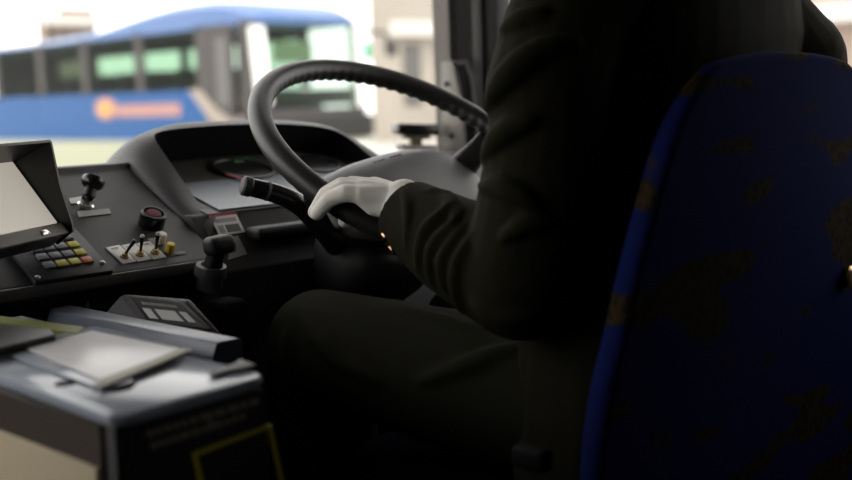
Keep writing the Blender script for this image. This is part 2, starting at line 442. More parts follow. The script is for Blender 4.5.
# three toggle switches
for i, (u, lab, a, bb) in enumerate([(-.3865, 'toggle switch with its bat leaning, leftmost of the three on white plates', 24, -8), (-.3625, 'toggle switch with a pale tip, middle of the three on white plates', 2, 6), (-.3385, 'toggle switch nearest the white button, on the last of three white plates', 6, 8)]):
    mt = pmat(u, .0385, .0005, R(4))
    t = thing('toggle_switch', lab, 'switch', mtx=mt, group='toggle switches on white plates')
    def L_(mb): mb.bm.transform(mt); return mb
    obj('plate', L_(MB().box((-.0112, -.021, 0), (.0112, .021, .0015), .0006)), M['label'], t)
    obj('mark', L_(MB().box((-.006, .0135, .0014), (.005, .0165, .0019))), M['label_grey'], t)
    obj('nut', L_(MB().lathe([(.0062, .001), (.0062, .004), (.0045, .0045), (.0042, .008), (.003, .008)], Matrix.Translation((0, -.008, 0)), 8)), M['brass'], t, angle=20)
    bt = Matrix.Translation((0, -.008, .006)) @ Matrix.Rotation(R(a), 4, 'Y') @ Matrix.Rotation(R(-bb - 6), 4, 'X')
    obj('bat', L_(MB().lathe([(.0016, 0), (.0022, .012), (.0031, .021), (.0028, .0235), (.001, .0245)], bt, 12)), M['black_gloss'], t)
    if i: obj('tip', L_(MB().ball((0, 0, .0245), .0031, mtx=None, sub=2)) if False else L_((lambda mb: (mb.bm.transform(bt), mb)[1])(MB().ball((0, 0, .0235), .0034, sub=2))), M['white'], t)
t = thing('push_button', 'white push button on the side panel behind the yellow one', 'button', mtx=pmat(-.303, .064))
mz = pmat(-.314, .055)
obj('base', MB().box((-.014, -.004, 0), (.004, .012, .0015), .0006, mtx=mz), M['label_grey'], t)
obj('button_cap', MB().lathe([(.0068, 0), (.0068, .013), (.006, .0155), (.002, .016)], mz, 20), M['white'], t)
t = thing('push_button', 'yellow push button at the right end of the toggle row', 'button', mtx=pmat(-.303, .034))
mz = pmat(-.314, .031)
obj('base', MB().box((-.004, -.012, 0), (.022, -.004, .0012), .0005, mtx=mz), M['print_'], t)
obj('button_cap', MB().lathe([(.0062, 0), (.0062, .011), (.0055, .0135), (.002, .014)], mz, 8), M['yellow'], t, angle=25)
# keypad
kr = 0
km = pmat(-.476, .050, .0005, kr)
t = thing('keypad', 'dark keypad with rows of grey, yellow and one orange key below the monitor', 'keypad', mtx=km)
def LK(mb): mb.bm.transform(km); return mb
obj('housing', LK(MB().box((-.056, -.053, 0), (.054, .060, .008), .002)), M['keypad'], t)
for x, y in [(-.050, -.046), (.048, -.034)]:
    obj('screw', LK(MB().lathe([(.0035, .007), (.0035, .0095), (.002, .0105)], Matrix.Translation((x, y, 0)), 12)), M['screw'], t)
cols = {(1, 0): 'key_yellow', (2, 0): 'key_yellow', (3, 0): 'key_red', (3, 1): 'key_yellow', (3, 2): 'key_yellow'}
kmesh = {}
for r_ in range(4):
    for c_ in range(4):
        m = cols.get((c_, r_), 'key_grey')
        if m not in kmesh:
            kmesh[m] = obj('key', LK(MB().box((-.0073, -.0066, .0075), (.0073, .0066, .0110), .0012)), M[m], t); k = kmesh[m]
        else:
            k = kmesh[m].copy(); C.objects.link(k)
        k.location = (-.0238 + .0179 * c_, -.0245 + .0188 * r_, 0)
# monitor with a deep hood
mo = thing('monitor', 'small lit monitor in a deep black sun hood at the left edge', 'monitor', (-.55, .19, .72))
MA1 = np.array([-.469, .175, .772]); md = np.array([math.cos(R(31)), math.sin(R(31)), 0]); mb_ = np.array([-md[1], md[0], 0])
mu = mb_ * math.cos(R(54)) + _Z * math.sin(R(54))
A = [MA1 - md * .21, MA1, MA1 + mu * .122, MA1 + mu * .122 - md * .21]
nx = A[1] - A[0]; ny = A[3] - A[0]
nn = np.cross(nx, ny); nn /= np.linalg.norm(nn); nn = nn if nn[1] < 0 else -nn
obj('housing', MB().prism(A, -nn * .03), M['black'], mo, bevel=.004)
def mp_(a, b, h=0): return A[0] + nx * a + ny * b + nn * h
obj('screen', MB().prism([mp_(.03, .15, .0005), mp_(.975, .15, .0005), mp_(.975, .97, .0005), mp_(.03, .97, .0005)], nn * .002), M['screen'], mo)
obj('bezel', MB().prism([mp_(0, -.01, .0005), mp_(1, -.01, .0005), mp_(1, .13, .0005), mp_(0, .13, .0005)], nn * .006), M['bezel'], mo, bevel=.002)
obj('badge', MB().prism([mp_(.71, .02, .0065), mp_(.79, .02, .0065), mp_(.79, .075, .0065), mp_(.71, .075, .0065)], nn * .002), M['chrome'], mo, bevel=.0005)
e0, e1 = mp_(1.0, .0, 0), mp_(1.0, 1.0, 0)
fr = [mp_(1.02, 1.03, .115), mp_(0, 1.03, .115)]
hd = MB()
hd.prism([mp_(1.0, -.02, -.02), mp_(1.0, 1.02, -.02), mp_(1.0, .86, .060), mp_(1.0, .45, .034), mp_(1.0, .06, .016), mp_(1.0, -.02, .010)], nx / np.linalg.norm(nx) * .004)
hd.prism([mp_(0, 1.0, -.02), mp_(1.019, 1.0, -.02), mp_(1.019, .86, .060), mp_(0, .86, .060)], ny / np.linalg.norm(ny) * .004)
obj('sun_hood', hd, M['black'], mo)
obj('mount', MB().tube([mp_(.5, .4, -.025), mp_(.5, .1, -.06), P(-.60, .12, 0)], .012, 12), M['black'], mo)
c = at(0, 238, 1.44)
single('clamp_knob', MB().lathe([(.008, -.014), (.010, -.01), (.010, .006), (.008, .010)], zframe(c, UP), 20), M['black'], 'black knob end just inside the left edge below the screen', 'knob', c)
# park lever
rb = at(211, 268, 1.60)
t = thing('brake_lever', 'black hand lever with a rounded grip and grey collar beside the stickers', 'lever', rb)
obj('collar', MB().lathe([(.018, -.03), (.018, -.012), (.0225, -.011), (.0225, 0), (.021, .004), (.015, .005), (.013, .001)], zframe(rb, (0, -.25, 1)), 28), M['pad'], t)
gc = at(219, 245, 1.585)
obj('shaft', MB().tube([rb - (0, 0, .01), rb + (gc - rb) * .5, gc], [.015, .012, .013], 16), M['black'], t)
gd = at(230, 238, 1.60) - at(207, 243, 1.57); gm = frame(gc, gd, (0, 0, 1))
obj('grip', MB().box((-.0215, -.0135, -.014), (.0215, .0135, .014), .0095, 4, mtx=gm), M['dash_hood'], t)
# stickers on the lower panel
ln = np.array([0, -(.768 - .692), (.222 - .158)]); ln = ln / np.linalg.norm(ln); ln = np.array([0, -.76, .64]); ln /= np.linalg.norm(ln)
l0 = np.array([0, .222, .768]); ld = np.array([0, .222 - .158, .768 - .692]); ld /= np.linalg.norm(ld); ln = np.array([0, -ld[2], ld[1]])
def onl(p, h=.0006):
    r = ray(*p); tt = ((l0 + ln * h - CAM) @ ln) / (r @ ln); return CAM + tt * r
q = [onl(p) for p in [(209, 215), (235, 212), (245, 232), (219, 236)]]
t = thing('warning_sticker', 'white sticker with a red heading below the instruments', 'sticker', q[0])
obj('paper', MB().prism(q, ln * .0006), M['label'], t)
def lerpq(q, a0, a1, b0, b1): return [q[0] + (q[1] - q[0]) * a + (q[3] - q[0]) * b for a, b in ((a0, b0), (a1, b0), (a1, b1), (a0, b1))]
obj('heading', MB().prism([p + ln * .0005 for p in lerpq(q, 0, 1, 0, .12)], ln * .0005), M['red'], t)
obj('print', MB().prism([p + ln * .0005 for p in lerpq(q, .38, .9, .55, .9)], ln * .0005), M['print_'], t)
obj('symbol', MB().prism([p + ln * .0005 for p in lerpq(q, .12, .30, .55, .88)], ln * .0005), M['label_grey'], t)
obj('print', MB().prism([p + ln * .0005 for p in lerpq(q, .1, .9, .24, .42)], ln * .0005), M['label_grey'], t)
q = [onl(p) for p in [(229, 237), (238, 236), (247, 254), (228, 260)]]
t = thing('warning_sticker', 'pale sticker half hidden behind the hand lever grip', 'sticker', q[0])
obj('paper', MB().prism(q, ln * .0006), M['label_grey'], t)
obj('print', MB().prism([p + ln * .0005 for p in lerpq(q, .3, .8, .3, .7)], ln * .0005), M['print_'], t)
# small device standing on the dash beside the windscreen
c = ony(415, 150, .60)
t = thing('dash_clock', 'small black box on a pale stand on the dash beside the windscreen pillar', 'device', c)
p0, p1 = ony(393, 123, .60), ony(437, 136, .56)
dm = frame(ony(415, 129, .58), ony(433, 129, .56) - ony(393, 128, .60), (0, 0, 1))
obj('case', MB().box((-.048, -.013, -.02), (.048, .012, .03), .004, mtx=dm), M['black_gloss'], t)
obj('bracket', MB().box((-.028, -.022, -.012), (.03, -.013, .02), .003, mtx=dm), M['olive'], t)
obj('foot', MB().box((-.04, -.046, -.015), (.045, -.034, .025), .004, mtx=dm), M['label_grey'], t)
obj('post', MB().box((-.012, -.036, -.004), (.014, -.02, .012), .002, mtx=dm), M['olive'], t)

# ================================================================== STEERING WHEEL AND COLUMN
inc = R(34)
WX = np.array([1, 0, 0]); WY = np.array([0, math.cos(inc), math.sin(inc)]); WN = np.array([0, -math.sin(inc), math.cos(inc)])
WM = frame(WHEEL, WX, WY)
sw = thing('steering_wheel', 'large dark steering wheel held by a white glove, thick rim and domed pad', 'steering wheel', mtx=WM)
rm = MB(); rs = []
NS = 616
for i in range(NS):
    a = 2 * PI * i / NS; ring = []
    for j in range(20):
        b = 2 * PI * j / 20
        rr = .0170
        fl = max(0, math.cos(b - R(232)))      # finger scallops along the inner side
        rr -= .0024 * fl * (.5 + .5 * math.cos(a * 77))
        ring.append(WM @ Vector(((.235 + rr * math.cos(b)) * math.cos(a), (.235 + rr * math.cos(b)) * math.sin(a), rr * math.sin(b))))
    rs.append(ring)
rs.append(rs[0]); rm.rings(rs, caps=False)
bmesh.ops.remove_doubles(rm.bm, verts=rm.bm.verts[:], dist=1e-6)
obj('rim', rm, M['rim'], sw, angle=180)
PA = R(12); PL, PW, PS = .188, .082, .018
def padp(sc, t, z, ex=.75):                    # a point of the rounded bar-shaped pad, turned a little in the wheel
    c, n_ = math.cos(t), math.sin(t)
    x = PS + PL * sc * math.copysign(abs(c) ** ex, c); y = PW * sc * math.copysign(abs(n_) ** ex, n_)
    return WM @ Vector((x * math.cos(PA) - y * math.sin(PA), x * math.sin(PA) + y * math.cos(PA), z))
pd = MB().rings([[padp(sc, 2 * PI * k / 64, z) for k in range(64)] for sc, z in [(1, -.079), (1, -.076), (.985, -.069), (.93, -.062), (.8, -.054), (.6, -.047), (.35, -.043), (.12, -.042)]])
hp = obj('horn_pad', pd, M['pad'], sw, angle=180)
obj('pad_skirt', MB().rings([[padp(sc, 2 * PI * k / 64, z) for k in range(64)] for sc, z in [(.80, -.106), (.90, -.103), (.97, -.09), (.992, -.0785)]]), M['black'], sw, angle=180)
lt = MB()
LM = WM @ Matrix.Rotation(PA, 4, 'Z')
for k in range(7):
    if k == 3: continue
    lt.box((-.005 + k * .0105, .045, -.055), (.002 + k * .0105, .053, -.0475), mtx=LM)
obj('lettering', lt, M['dash_hood'], hp)
for a in (12, 192):
    d = np.array([math.cos(R(a)), math.sin(R(a))]); e = np.array([-d[1], d[0]])
    rr = []
    for r_, w_, z_, h_ in [(.13, .035, -.088, .012), (.18, .026, -.070, .012), (.214, .020, -.034, .010), (.236, .016, -.004, .008)]:
        rr.append([WM @ Vector((d[0] * r_ + e[0] * w_ * math.cos(b), d[1] * r_ + e[1] * w_ * math.cos(b), z_ + h_ * math.sin(b))) for b in [2 * PI * k / 12 for k in range(12)]])
    obj('spoke', MB().rings(rr), M['black'], sw, angle=180)
col = thing('steering_column', 'black steering column shroud under the wheel', 'steering column', (0, .14, .3))
AX = -WN
def cp(s, a, b): return WHEEL + AX * s + WX * a + WY * b
rr = []
for s, w_, h_ in [(.122, .075, .06), (.135, .092, .075), (.17, .098, .075), (.22, .090, .06), (.245, .075, .05)]:
    rr.append([cp(s, w_ * math.copysign(abs(math.cos(b)) ** .6, math.cos(b)), -.015 + h_ * math.copysign(abs(math.sin(b)) ** .6, math.sin(b))) for b in [2 * PI * k / 28 for k in range(28)]])
obj('shroud', MB().rings(rr), M['shroud'], col, angle=60)
obj('lower_shaft', MB().tube([cp(.24, 0, -.03), (0, .10, .40), (0, .13, .0)], [.05, .055, .07], 20), M['shroud'], col)
sp = spline([at(250, 187, 1.555), at(275, 193.5, 1.57), at(298, 204, 1.585), at(316, 221, 1.615), at(336, 245, 1.69)], 6)
n_ = len(sp)
st = obj('stalk', MB().tube(sp, [.0125 + .0016 * min(1, i / 12) + .003 * max(0, (i - 12) / 12) for i in range(n_)], 18), M['black_gloss'], col, angle=60)
d0 = sp[0] - sp[3]; d0 /= np.linalg.norm(d0)
obj('end_cap', MB().lathe([(.0122, -.002), (.0138, 0), (.0138, .009), (.011, .0115), (.003, .012)], zframe(sp[0], d0), 22), M['dash_hood'], st)
dr = sp[4] - sp[3]; dr /= np.linalg.norm(dr)
obj('ring_mark', MB().lathe([(.0132, 0), (.0136, .001), (.0136, .003), (.0132, .004)], zframe(sp[4], dr), 22), M['print_'], st)

# ================================================================== FARE MACHINE IN THE FOREGROUND
ZT = .69
def ft(x, y, h=0): return onz(x, y, ZT + h)
fb = thing('fare_box', 'grey topped fare machine in the near left corner, black front with a yellow outline', 'fare box', (-.655, -.13, 0))
fx0, fx1, fy0, fy1 = -.745, -.578, -.402, .10
top = MB()
pts = [(fx0, fy0 + .012), (fx0 + .014, fy0), (fx1 - .014, fy0 + .012), (fx1, fy0 + .026), (fx1 + .006, fy1), (fx0 + .02, fy1)]
top.prism([(x, y, ZT - .012) for x, y in pts], (0, 0, .012))
obj('top_cover', top, M['fare_top'], fb, bevel=.005)
bd = MB().box((fx0 + .006, fy0 + .014, 0.0), (fx1 - .008, fy1, ZT - .0115), .004)
obj('body', bd, M['fare_black'], fb)
sd = MB().box((fx0 + .002, fy0 + .03, .02), (fx0 + .0065, fy1 - .005, ZT - .013))
obj('side_sheet', sd, M['fare_side'], fb)
b_ = MB().box((fx0 - .0015, fy0 + .034, .20), (fx0 + .0025, fy1 - .02, ZT - .049), .002)
obj('side_sticker', b_, M['fare_panel'], fb)
# features of the top
q = [ft(24, 350), ft(100, 333), ft(190, 350), ft(104, 386)]
obj('window_frame', MB().prism([ft(-5, 352, .001), ft(96, 328, .001), ft(193, 351.5, .001), ft(100, 391, .001)], (0, 0, .003)), M['fare_top'], fb, bevel=.002)
obj('coin_window', MB().prism([ft(26, 350, .0045), ft(92, 332, .0045), ft(180, 350, .0045), ft(103, 383, .0045)], (0, 0, .002)), M['fare_screen'], fb, bevel=.001)
obj('window_edge', MB().prism([ft(181, 351, .0045), ft(190, 353, .0045), ft(101, 390, .0045), ft(100, 382, .0045)], (0, 0, .0028)), M['olive'], fb, bevel=.001)
obj('lime_strip', MB().prism([ft(-10, 318, .001), ft(84, 330, .001), ft(78, 337, .001), ft(-10, 325, .001)], (0, 0, .004)), M['lime'], fb)
obj('coin_slot', MB().prism([ft(-20, 330, .004), ft(52, 338, .004), ft(56, 343, .004), ft(-20, 362, .004)], (0, 0, .010)), M['fare_black'], fb, bevel=.003)
obj('lock', MB().lathe([(.018, -.002), (.018, .003), (.016, .005), (.006, .004)], Matrix.Translation(Vector(ft(114, 387))), 24), M['key_grey'], fb)
obj('hole', MB().lathe([(.009, -.001), (.009, .0012), (.003, .0012)], Matrix.Translation(Vector(ft(65, 384))), 16), M['recess'], fb)
lt_ = MB().prism([ft(209, 376, .0015), ft(214, 372, .0015), ft(234, 366, .0015), ft(240, 361, .0015), ft(256, 367, .0015), ft(243, 371, .0015), ft(232, 372, .0015), ft(216, 377, .0015)], (0, 0, .0025))
obj('latch', lt_, M['print_'], fb, bevel=.0005)
# front face: dim rows of print and a yellow outline
FY = fy0 + .0135
def fpx(x, y): p = ony(x, y, FY); return p
tx = MB()
for row, (x0, y0_, x1, y1_) in enumerate([(146, 431, 262, 396), (150, 443, 246, 412)]):
    k = 0; u = 0.0
    while u < .97:
        ln_ = random.uniform(.04, .11); a, b = u, min(.98, u + ln_)
        pa = np.array((x0 + (x1 - x0) * a, y0_ + (y1_ - y0_) * a)); pb = np.array((x0 + (x1 - x0) * b, y0_ + (y1_ - y0_) * b))
        tx.prism([fpx(*pa), fpx(*pb), fpx(pb[0] + 1.5, pb[1] + 6.5), fpx(pa[0] + 1.5, pa[1] + 6.5)], (0, -.0008, 0)); u += ln_ + .02
obj('print', tx, M['dim_print'], fb)
obj('key_tab', MB().prism([fpx(205, 416), fpx(208, 415), fpx(213, 427), fpx(210, 428)], (0, -.003, 0)), M['label_grey'], fb)
fr = MB()
oq = [(191, 453), (271, 423), (296, 540), (214, 570)]; iq = [(197, 455.5), (267, 429), (290, 530), (220, 560)]
for k in range(4):
    l = (k + 1) % 4; fr.prism([fpx(*oq[k]), fpx(*oq[l]), fpx(*iq[l]), fpx(*iq[k])], (0, -.0012, 0))
obj('yellow_outline', fr, M['yellow_line'], fb)
# blue grey rail behind it
t = thing('partition_rail', 'blue-grey bar with a chamfered end running behind the fare machine', 'rail', (-.50, -.03, 0))
ra, rb_ = at(62, 311, 1.49), at(229, 334, 1.24)
ra[2] = rb_[2] = (ra[2] + rb_[2]) / 2
dv = rb_ - ra; L = np.linalg.norm(dv); rmx = frame(ra, dv, np.array([-dv[1], dv[0], 0]))
rl = MB().rings([[rmx @ Vector((x, y, z)) for y, z in [(-.020, -.028), (-.023, -.016), (-.017, -.001), (-.012, 0), (.012, 0), (.018, -.004), (.018, -.028)]] for x in (0, L * .5, L)])
obj('bar', rl, M['rail'], t, bevel=.002)
ps = MB()
for s in (.15, .8):
    c = ra + dv * s; ps.box((c[0] - .012, c[1] - .015, 0), (c[0] + .012, c[1] + .015, c[2] - .026))
obj('post', ps, M['black'], t)
# fare controller facing the driver
ct = thing('fare_controller', 'grey control box with three pale windows in a framed face behind the bar', 'controller', (-.44, 0, 0))
q = [at(133, 297, 1.435), at(185, 302.5, 1.385), at(214, 330, 1.365), at(152, 324, 1.41)]
qn = np.cross(q[1] - q[0], q[3] - q[0]); qn /= np.linalg.norm(qn); qn = qn if qn @ (CAM - q[0]) > 0 else -qn
hb = MB()
def ring_off(q, e, h):
    c = sum(q) / 4; return [p + (p - c) / np.linalg.norm(p - c) * e + qn * h for p in q]
lip = [at(119, 292.5, 1.45), at(190, 297, 1.39), at(223, 334, 1.365), at(139, 331, 1.42)]
back = np.array([-.030, .026, -.048])
hb.rings([[p + back * 1.2 + (0, 0, -.05) for p in lip], [p + back for p in lip], [p - qn * .006 + back * .08 for p in lip], [a * .6 + b * .4 for a, b in zip(lip, q)], ring_off(q, .002, .0005)])
obj('case', hb, M['ctrl'], ct, bevel=.004)
obj('frame', MB().prism(ring_off(q, .001, .0012), qn * .003), M['black'], ct, bevel=.001)
obj('face', MB().prism(ring_off(q, -.005, .0042), qn * .0012), M['ctrl_face'], ct)
def cq(a0, a1, b0, b1, h=.0056):
    return [q[0] * (1 - a) * (1 - b) + q[1] * a * (1 - b) + q[2] * a * b + q[3] * (1 - a) * b + qn * h for a, b in ((a0, b0), (a1, b0), (a1, b1), (a0, b1))]
for a0, a1 in ((.10, .25), (.32, .68), (.75, .88)):
    obj('display', MB().prism(cq(a0, a1, .40, .78), qn * .001), M['ctrl_lcd'], ct)
tx = MB(); u = .16
while u < .82:
    w_ = random.choice((.03, .04, .05)); tx.prism(cq(u, u + w_, .16, .26), qn * .0005); u += w_ + .015
obj('lettering', tx, M['label_grey'], ct)
sx = sum(q) / 4
obj('pedestal', MB().box((sx[0] - .045, sx[1] - .05, 0), (sx[0] + .04, sx[1] + .05, sx[2] - .08), .01), M['black'], ct)

# ================================================================== DRIVER SEAT
ds = thing('driver_seat', 'blue driver seat with dark feather-like patches on its back, right of the frame', 'seat', (.03, -.40, 0))
SX = .040
prof = [(.35, .36), (.356, .45), (.355, .556), (.342, .633), (.320, .69), (.297, .756), (.268, .823), (.240, .881), (.208, .922), (.173, .950), (.135, .962), (.06, .9695), (.0, .971)]
pr = spline([(a, z) for a, z in prof], 4)
outl = [(SX - a, z) for a, z in pr] + [(SX + a, z) for a, z in pr[::-1][1:]]
def yb(z): return -.556 - (z - .5) * .045
cz = .66
def slab(e, dy): return [((x - SX) * (1 - e) + SX, yb(z) + dy, (z - cz) * (1 - e) + cz) for x, z in outl]
br = obj('backrest', MB().rings([slab(.03, 0), slab(.012, .001), slab(.003, .004), slab(0, .010), slab(.006, .020), slab(.04, .034), slab(.12, .050), slab(.3, .060)]), M['seat'], ds, angle=60)
obj('belt_guide', MB().lathe([(.014, 0), (.014, .008), (.010, .011), (.003, .011)], zframe(ony(845, 276, -.564), (0, -1, 0)), 20), M['brass'], ds)
obj('cushion', MB().box((SX - .25, -.53, .33), (SX + .25, .0, .455), .035, 4), M['cushion'], ds)
obj('base', MB().box((SX - .2, -.48, .12), (SX + .2, -.05, .33), .01), M['black'], ds)
obj('pedestal', MB().box((SX - .13, -.40, 0), (SX + .13, -.10, .12), .01), M['black'], ds)
bk = onx(532, 458, -.31)
obj('belt_buckle', MB().box(bk - (.010, .022, .012), bk + (.010, .022, .012), .006, 3), M['recess'], ds)

# ================================================================== THE DRIVER
pn = thing('person', 'driver in a dark olive uniform and white gloves, left hand on the steering wheel', 'person', (0, -.2, 0))
def V3(*a): return np.array(a, float)
wrist = at(404, 200, 1.455)
cuffc = at(409, 216, 1.445)
elbow = at(521, 281, 1.30); shL = at(622, -32, 1.31)
shR = at(786, 64, 1.53); elR = V3(.40, -.42, .745); wrR = V3(.25, -.19, .80)
hipL, hipR = V3(-.09, -.42, .545), V3(.09, -.42, .545)
knL, knR = V3(-.155, .045, .588), V3(.17, .05, .56)
anL, anR = V3(-.165, .075, .10), V3(.17, .12, .10)
def hand_left(mb, e):
    f = {'little': [(362, 195, 1.452), (346, 193, 1.452), (330, 199, 1.462), (317, 214, 1.478)],
         'ring': [(362, 191, 1.466), (343, 189, 1.468), (325, 197, 1.475), (315, 212, 1.493)],
         'middle': [(366, 189, 1.482), (342, 186.5, 1.488), (326, 195, 1.494), (318, 211, 1.512)],
         'index': [(374, 188, 1.497), (352, 185, 1.505), (333, 192, 1.513), (325, 206, 1.532)]}
    rad = {'little': .0095, 'ring': .0105, 'middle': .0108, 'index': .0105}
    for k, p in f.items():
        pts = [at(*a) for a in p]; r_ = rad[k]
        mb.limb([pts[0], pts[1], pts[2], pts[3]], [r_ * 1.15 + e, r_ * 1.08 + e, r_ * .98 + e, r_ * .82 + e])
        mb.limb([wrist + (pts[0] - wrist) * .15, pts[0]], [.017 + e, r_ * 1.35 + e])
    # heel of the hand on the near side
    mb.limb([wrist + V3(0, 0, -.008), at(375, 204, 1.457), at(362, 196, 1.455)], [.022 + e, .015 + e, .012 + e])
    mb.limb([wrist, at(378, 194, 1.49), at(366, 203, 1.53), at(353, 214, 1.542), at(345, 221, 1.538)], [.02 + e, .018 + e, .013 + e, .0115 + e, .009 + e])
def hand_right(mb, e):
    w0 = wrR; d = V3(-.02, .075, .0); 
    for k, off in enumerate((-.03, -.01, .01, .03)):
        a = w0 + d + V3(-off, 0, 0) * .9 + V3(0, .01 - abs(off) * .2, .0)
        mb.limb([w0 + (a - w0) * .2, a, a + V3(-.004, .034, -.008), a + V3(-.006, .045, -.035)], [.016 + e, .011 + e, .0098 + e, .0082 + e])
    mb.limb([w0, w0 + V3(-.035, .035, -.005), w0 + V3(-.045, .07, -.02), w0 + V3(-.04, .09, -.035)], [.018 + e, .014 + e, .011 + e, .009 + e])
# body: one continuous surface (head, neck, trunk, limbs, hands)
bm_ = MB()
def torso(mb, rows, n=32):
    mb.rings([[(cx + hw * math.copysign(abs(math.cos(b)) ** .8, math.cos(b)), cy + hd * math.copysign(abs(math.sin(b)) ** .8, math.sin(b)), z) for b in [2 * PI * k / n for k in range(n)]] for z, cx, cy, hw, hd in rows])
torso(bm_, [(.47, 0, -.41, .16, .10), (.55, 0, -.41, .165, .105), (.68, 0, -.40, .145, .10), (.85, .02, -.40, .155, .10), (1.0, .05, -.42, .165, .09), (1.08, .045, -.43, .14, .075), (1.13, .03, -.425, .07, .06)])
bm_.limb([shL, elbow, wrist], [.05, .042, .021]); bm_.limb([shR, elR, wrR], [.05, .042, .03])
bm_.limb([hipL, knL, anL, anL + V3(0, .16, -.05)], [.08, .055, .04, .03]); bm_.limb([hipR, knR, anR, anR + V3(0, .16, -.05)], [.08, .055, .04, .03])
bm_.limb([(.04, -.42, 1.05), (.03, -.40, 1.20)], [.065, .055])
hc = V3(.03, -.375, 1.31)
bm_.ball(hc, .1, (.76, .95, 1.12)); bm_.ball(hc + V3(0, .035, -.055), .07, (.8, .85, .95))
bm_.limb([hc + V3(0, .093, .012), hc + V3(0, .108, -.022)], [.010, .014])
bm_.limb([hc + V3(-.018, .088, -.055), hc + V3(.018, .088, -.055)], [.009, .009])
for s in (-1, 1):
    bm_.ball(hc + V3(s * .077, -.005, -.008), .03, (.35, .7, 1)); bm_.ball(hc + V3(s * .03, .084, .03), .016, (1.4, .5, .5))
hand_left(bm_, -.0015); hand_right(bm_, -.0015)
body = remeshed('body', bm_, M['skin'], pn, .006, 3)
for s in (-1, 1): obj('eye', MB().ball(hc + V3(s * .031, .082, .012), .012), M['white'], pn)
hr = MB().ball(hc + V3(0, -.018, .03), .108, (.8, .96, 1.05)); hr.ball(hc + V3(0, -.055, -.03), .075, (.95, .8, 1.1))
obj('hair', hr, M['hair'], pn, angle=180)
gl = MB(); hand_left(gl, .001)
gl.limb([wrist, cuffc + (wrist - cuffc) * .35, cuffc + (elbow - cuffc) * .16], [.027, .0325, .0365])
remeshed('glove', gl, M['glove'], pn, .0022, 5)
gr = MB(); hand_right(gr, .001); gr.limb([wrR, wrR + (elR - wrR) * .15], [.027, .03]); remeshed('glove', gr, M['glove'], pn, .004, 3)
# shirt cuff between glove and sleeve
ce = (elbow - cuffc) / np.linalg.norm(elbow - cuffc)
sc_ = MB().tube([cuffc - ce * .0062, cuffc - ce * .005, cuffc + ce * .03], [.0410, .0418, .041], 28)
obj('shirt_cuff', sc_, M['cuff'], pn)
# jacket
jk = MB()
torso(jk, [(.46, 0, -.415, .215, .125), (.56, 0, -.41, .205, .13), (.70, .01, -.405, .19, .12), (.88, .035, -.41, .195, .12), (1.0, .05, -.43, .20, .11), (1.07, .045, -.44, .18, .095), (1.13, .03, -.435, .10, .08)])
ef = (elbow - cuffc); eu = ef / np.linalg.norm(ef)
mid = cuffc + ef * .42 + V3(.0, 0, -.004)
def tubeopen(mb, a, b, ra, rb): mb.tube([a, b], [ra, rb], 28)
tubeopen(jk, cuffc - eu * .004, mid, .0465, .060); tubeopen(jk, mid, elbow, .060, .068)
jk.ball(mid, .0595); jk.ball(elbow, .068)
jk.limb([elbow, at(545, 180, 1.285), at(549, 128, 1.275), at(549, 90, 1.27), at(568, 28, 1.285), shL], [.066, .072, .067, .071, .073, .075])
uR = shR + (elR - shR) * .5
jk.limb([shR, uR, elR, wrR + (elR - wrR) * .12], [.078, .073, .066, .05])
jk.limb([V3(.12, -.45, 1.085), shR], [.045, .078])
# creases: soft ridges round the sleeve near the elbow and up the arm
def ridge(mb, a, b, tt, r0, tilt, th, a0=0, a1=360):
    c = a + (b - a) * tt; d = (b - a) / np.linalg.norm(b - a)
    mz = zframe(c, d); pts = []
    for k in range(25):
        q_ = R(a0 + (a1 - a0) * k / 24)
        pts.append(mz @ Vector((r0 * math.cos(q_), r0 * math.sin(q_), tilt * math.sin(q_ + 1.1))))
    fade = [th * (.15 + .85 * math.sin(PI * k / 24)) for k in range(25)]
    mb.tube(pts, fade, 8)
from mathutils.bvhtree import BVHTree
def crease(mb, tree, pix, th, sink=.35):       # a soft fold lying on the cloth
    pts = []
    for p in spline([(x, y, 0) for x, y in pix], 6):
        d = Vector(map(float, ray(p[0], p[1]))).normalized()
        loc, nr, _, _ = tree.ray_cast(Vector(map(float, CAM)), d)
        if loc is not None and (not pts or (loc - pts[-1]).length < .06): pts.append(loc - nr * th * sink)
    n_ = len(pts)
    if n_ > 3: mb.tube(pts, [th * (.25 + .75 * math.sin(PI * (i + .5) / n_)) for i in range(n_)], 10)
tree = BVHTree.FromBMesh(jk.bm)
for pix, th in [([(487, 108), (500, 86), (520, 66), (548, 48), (580, 40)], .018), ([(481, 165), (492, 146), (512, 128), (540, 118)], .015), ([(480, 186), (500, 186), (522, 196), (545, 215)], .014),
                ([(498, 34), (520, 20), (550, 12)], .012), ([(500, 240), (525, 225), (555, 222)], .012), ([(470, 300), (500, 318), (540, 315)], .012),
                ([(402, 190), (407, 203), (408, 225), (406, 250)], .007), ([(440, 192), (449, 207), (428, 228), (420, 249), (418, 272)], .010),
                ([(452, 205), (455, 222), (436, 243), (430, 263), (432, 285)], .010), ([(466, 222), (446, 252), (442, 270), (446, 295)], .009),
                ([(474, 232), (458, 262), (456, 288), (462, 312)], .010), ([(425, 190), (449, 196), (463, 212)], .007)]:
    crease(jk, tree, pix, th)
jo = remeshed('jacket', jk, M['jacket'], pn, .0036, 3)
for p in [(384.5, 237.5), (392.5, 250)]:
    # buttons sit on the sleeve, under the outer seam
    a = CAM; d = ray(*p); best = None
    dl = Vector(d).normalized(); o_l = Vector(CAM) - Vector(pn.location)
    hit, loc, nr, _ = jo.ray_cast(o_l, dl)
    if hit:
        c = np.array(loc + pn.location)
        obj('button', MB().lathe([(.0068, -.002), (.0068, .0015), (.0055, .003), (.002, .0032)], zframe(c, nr), 18), M['copper'], jo)
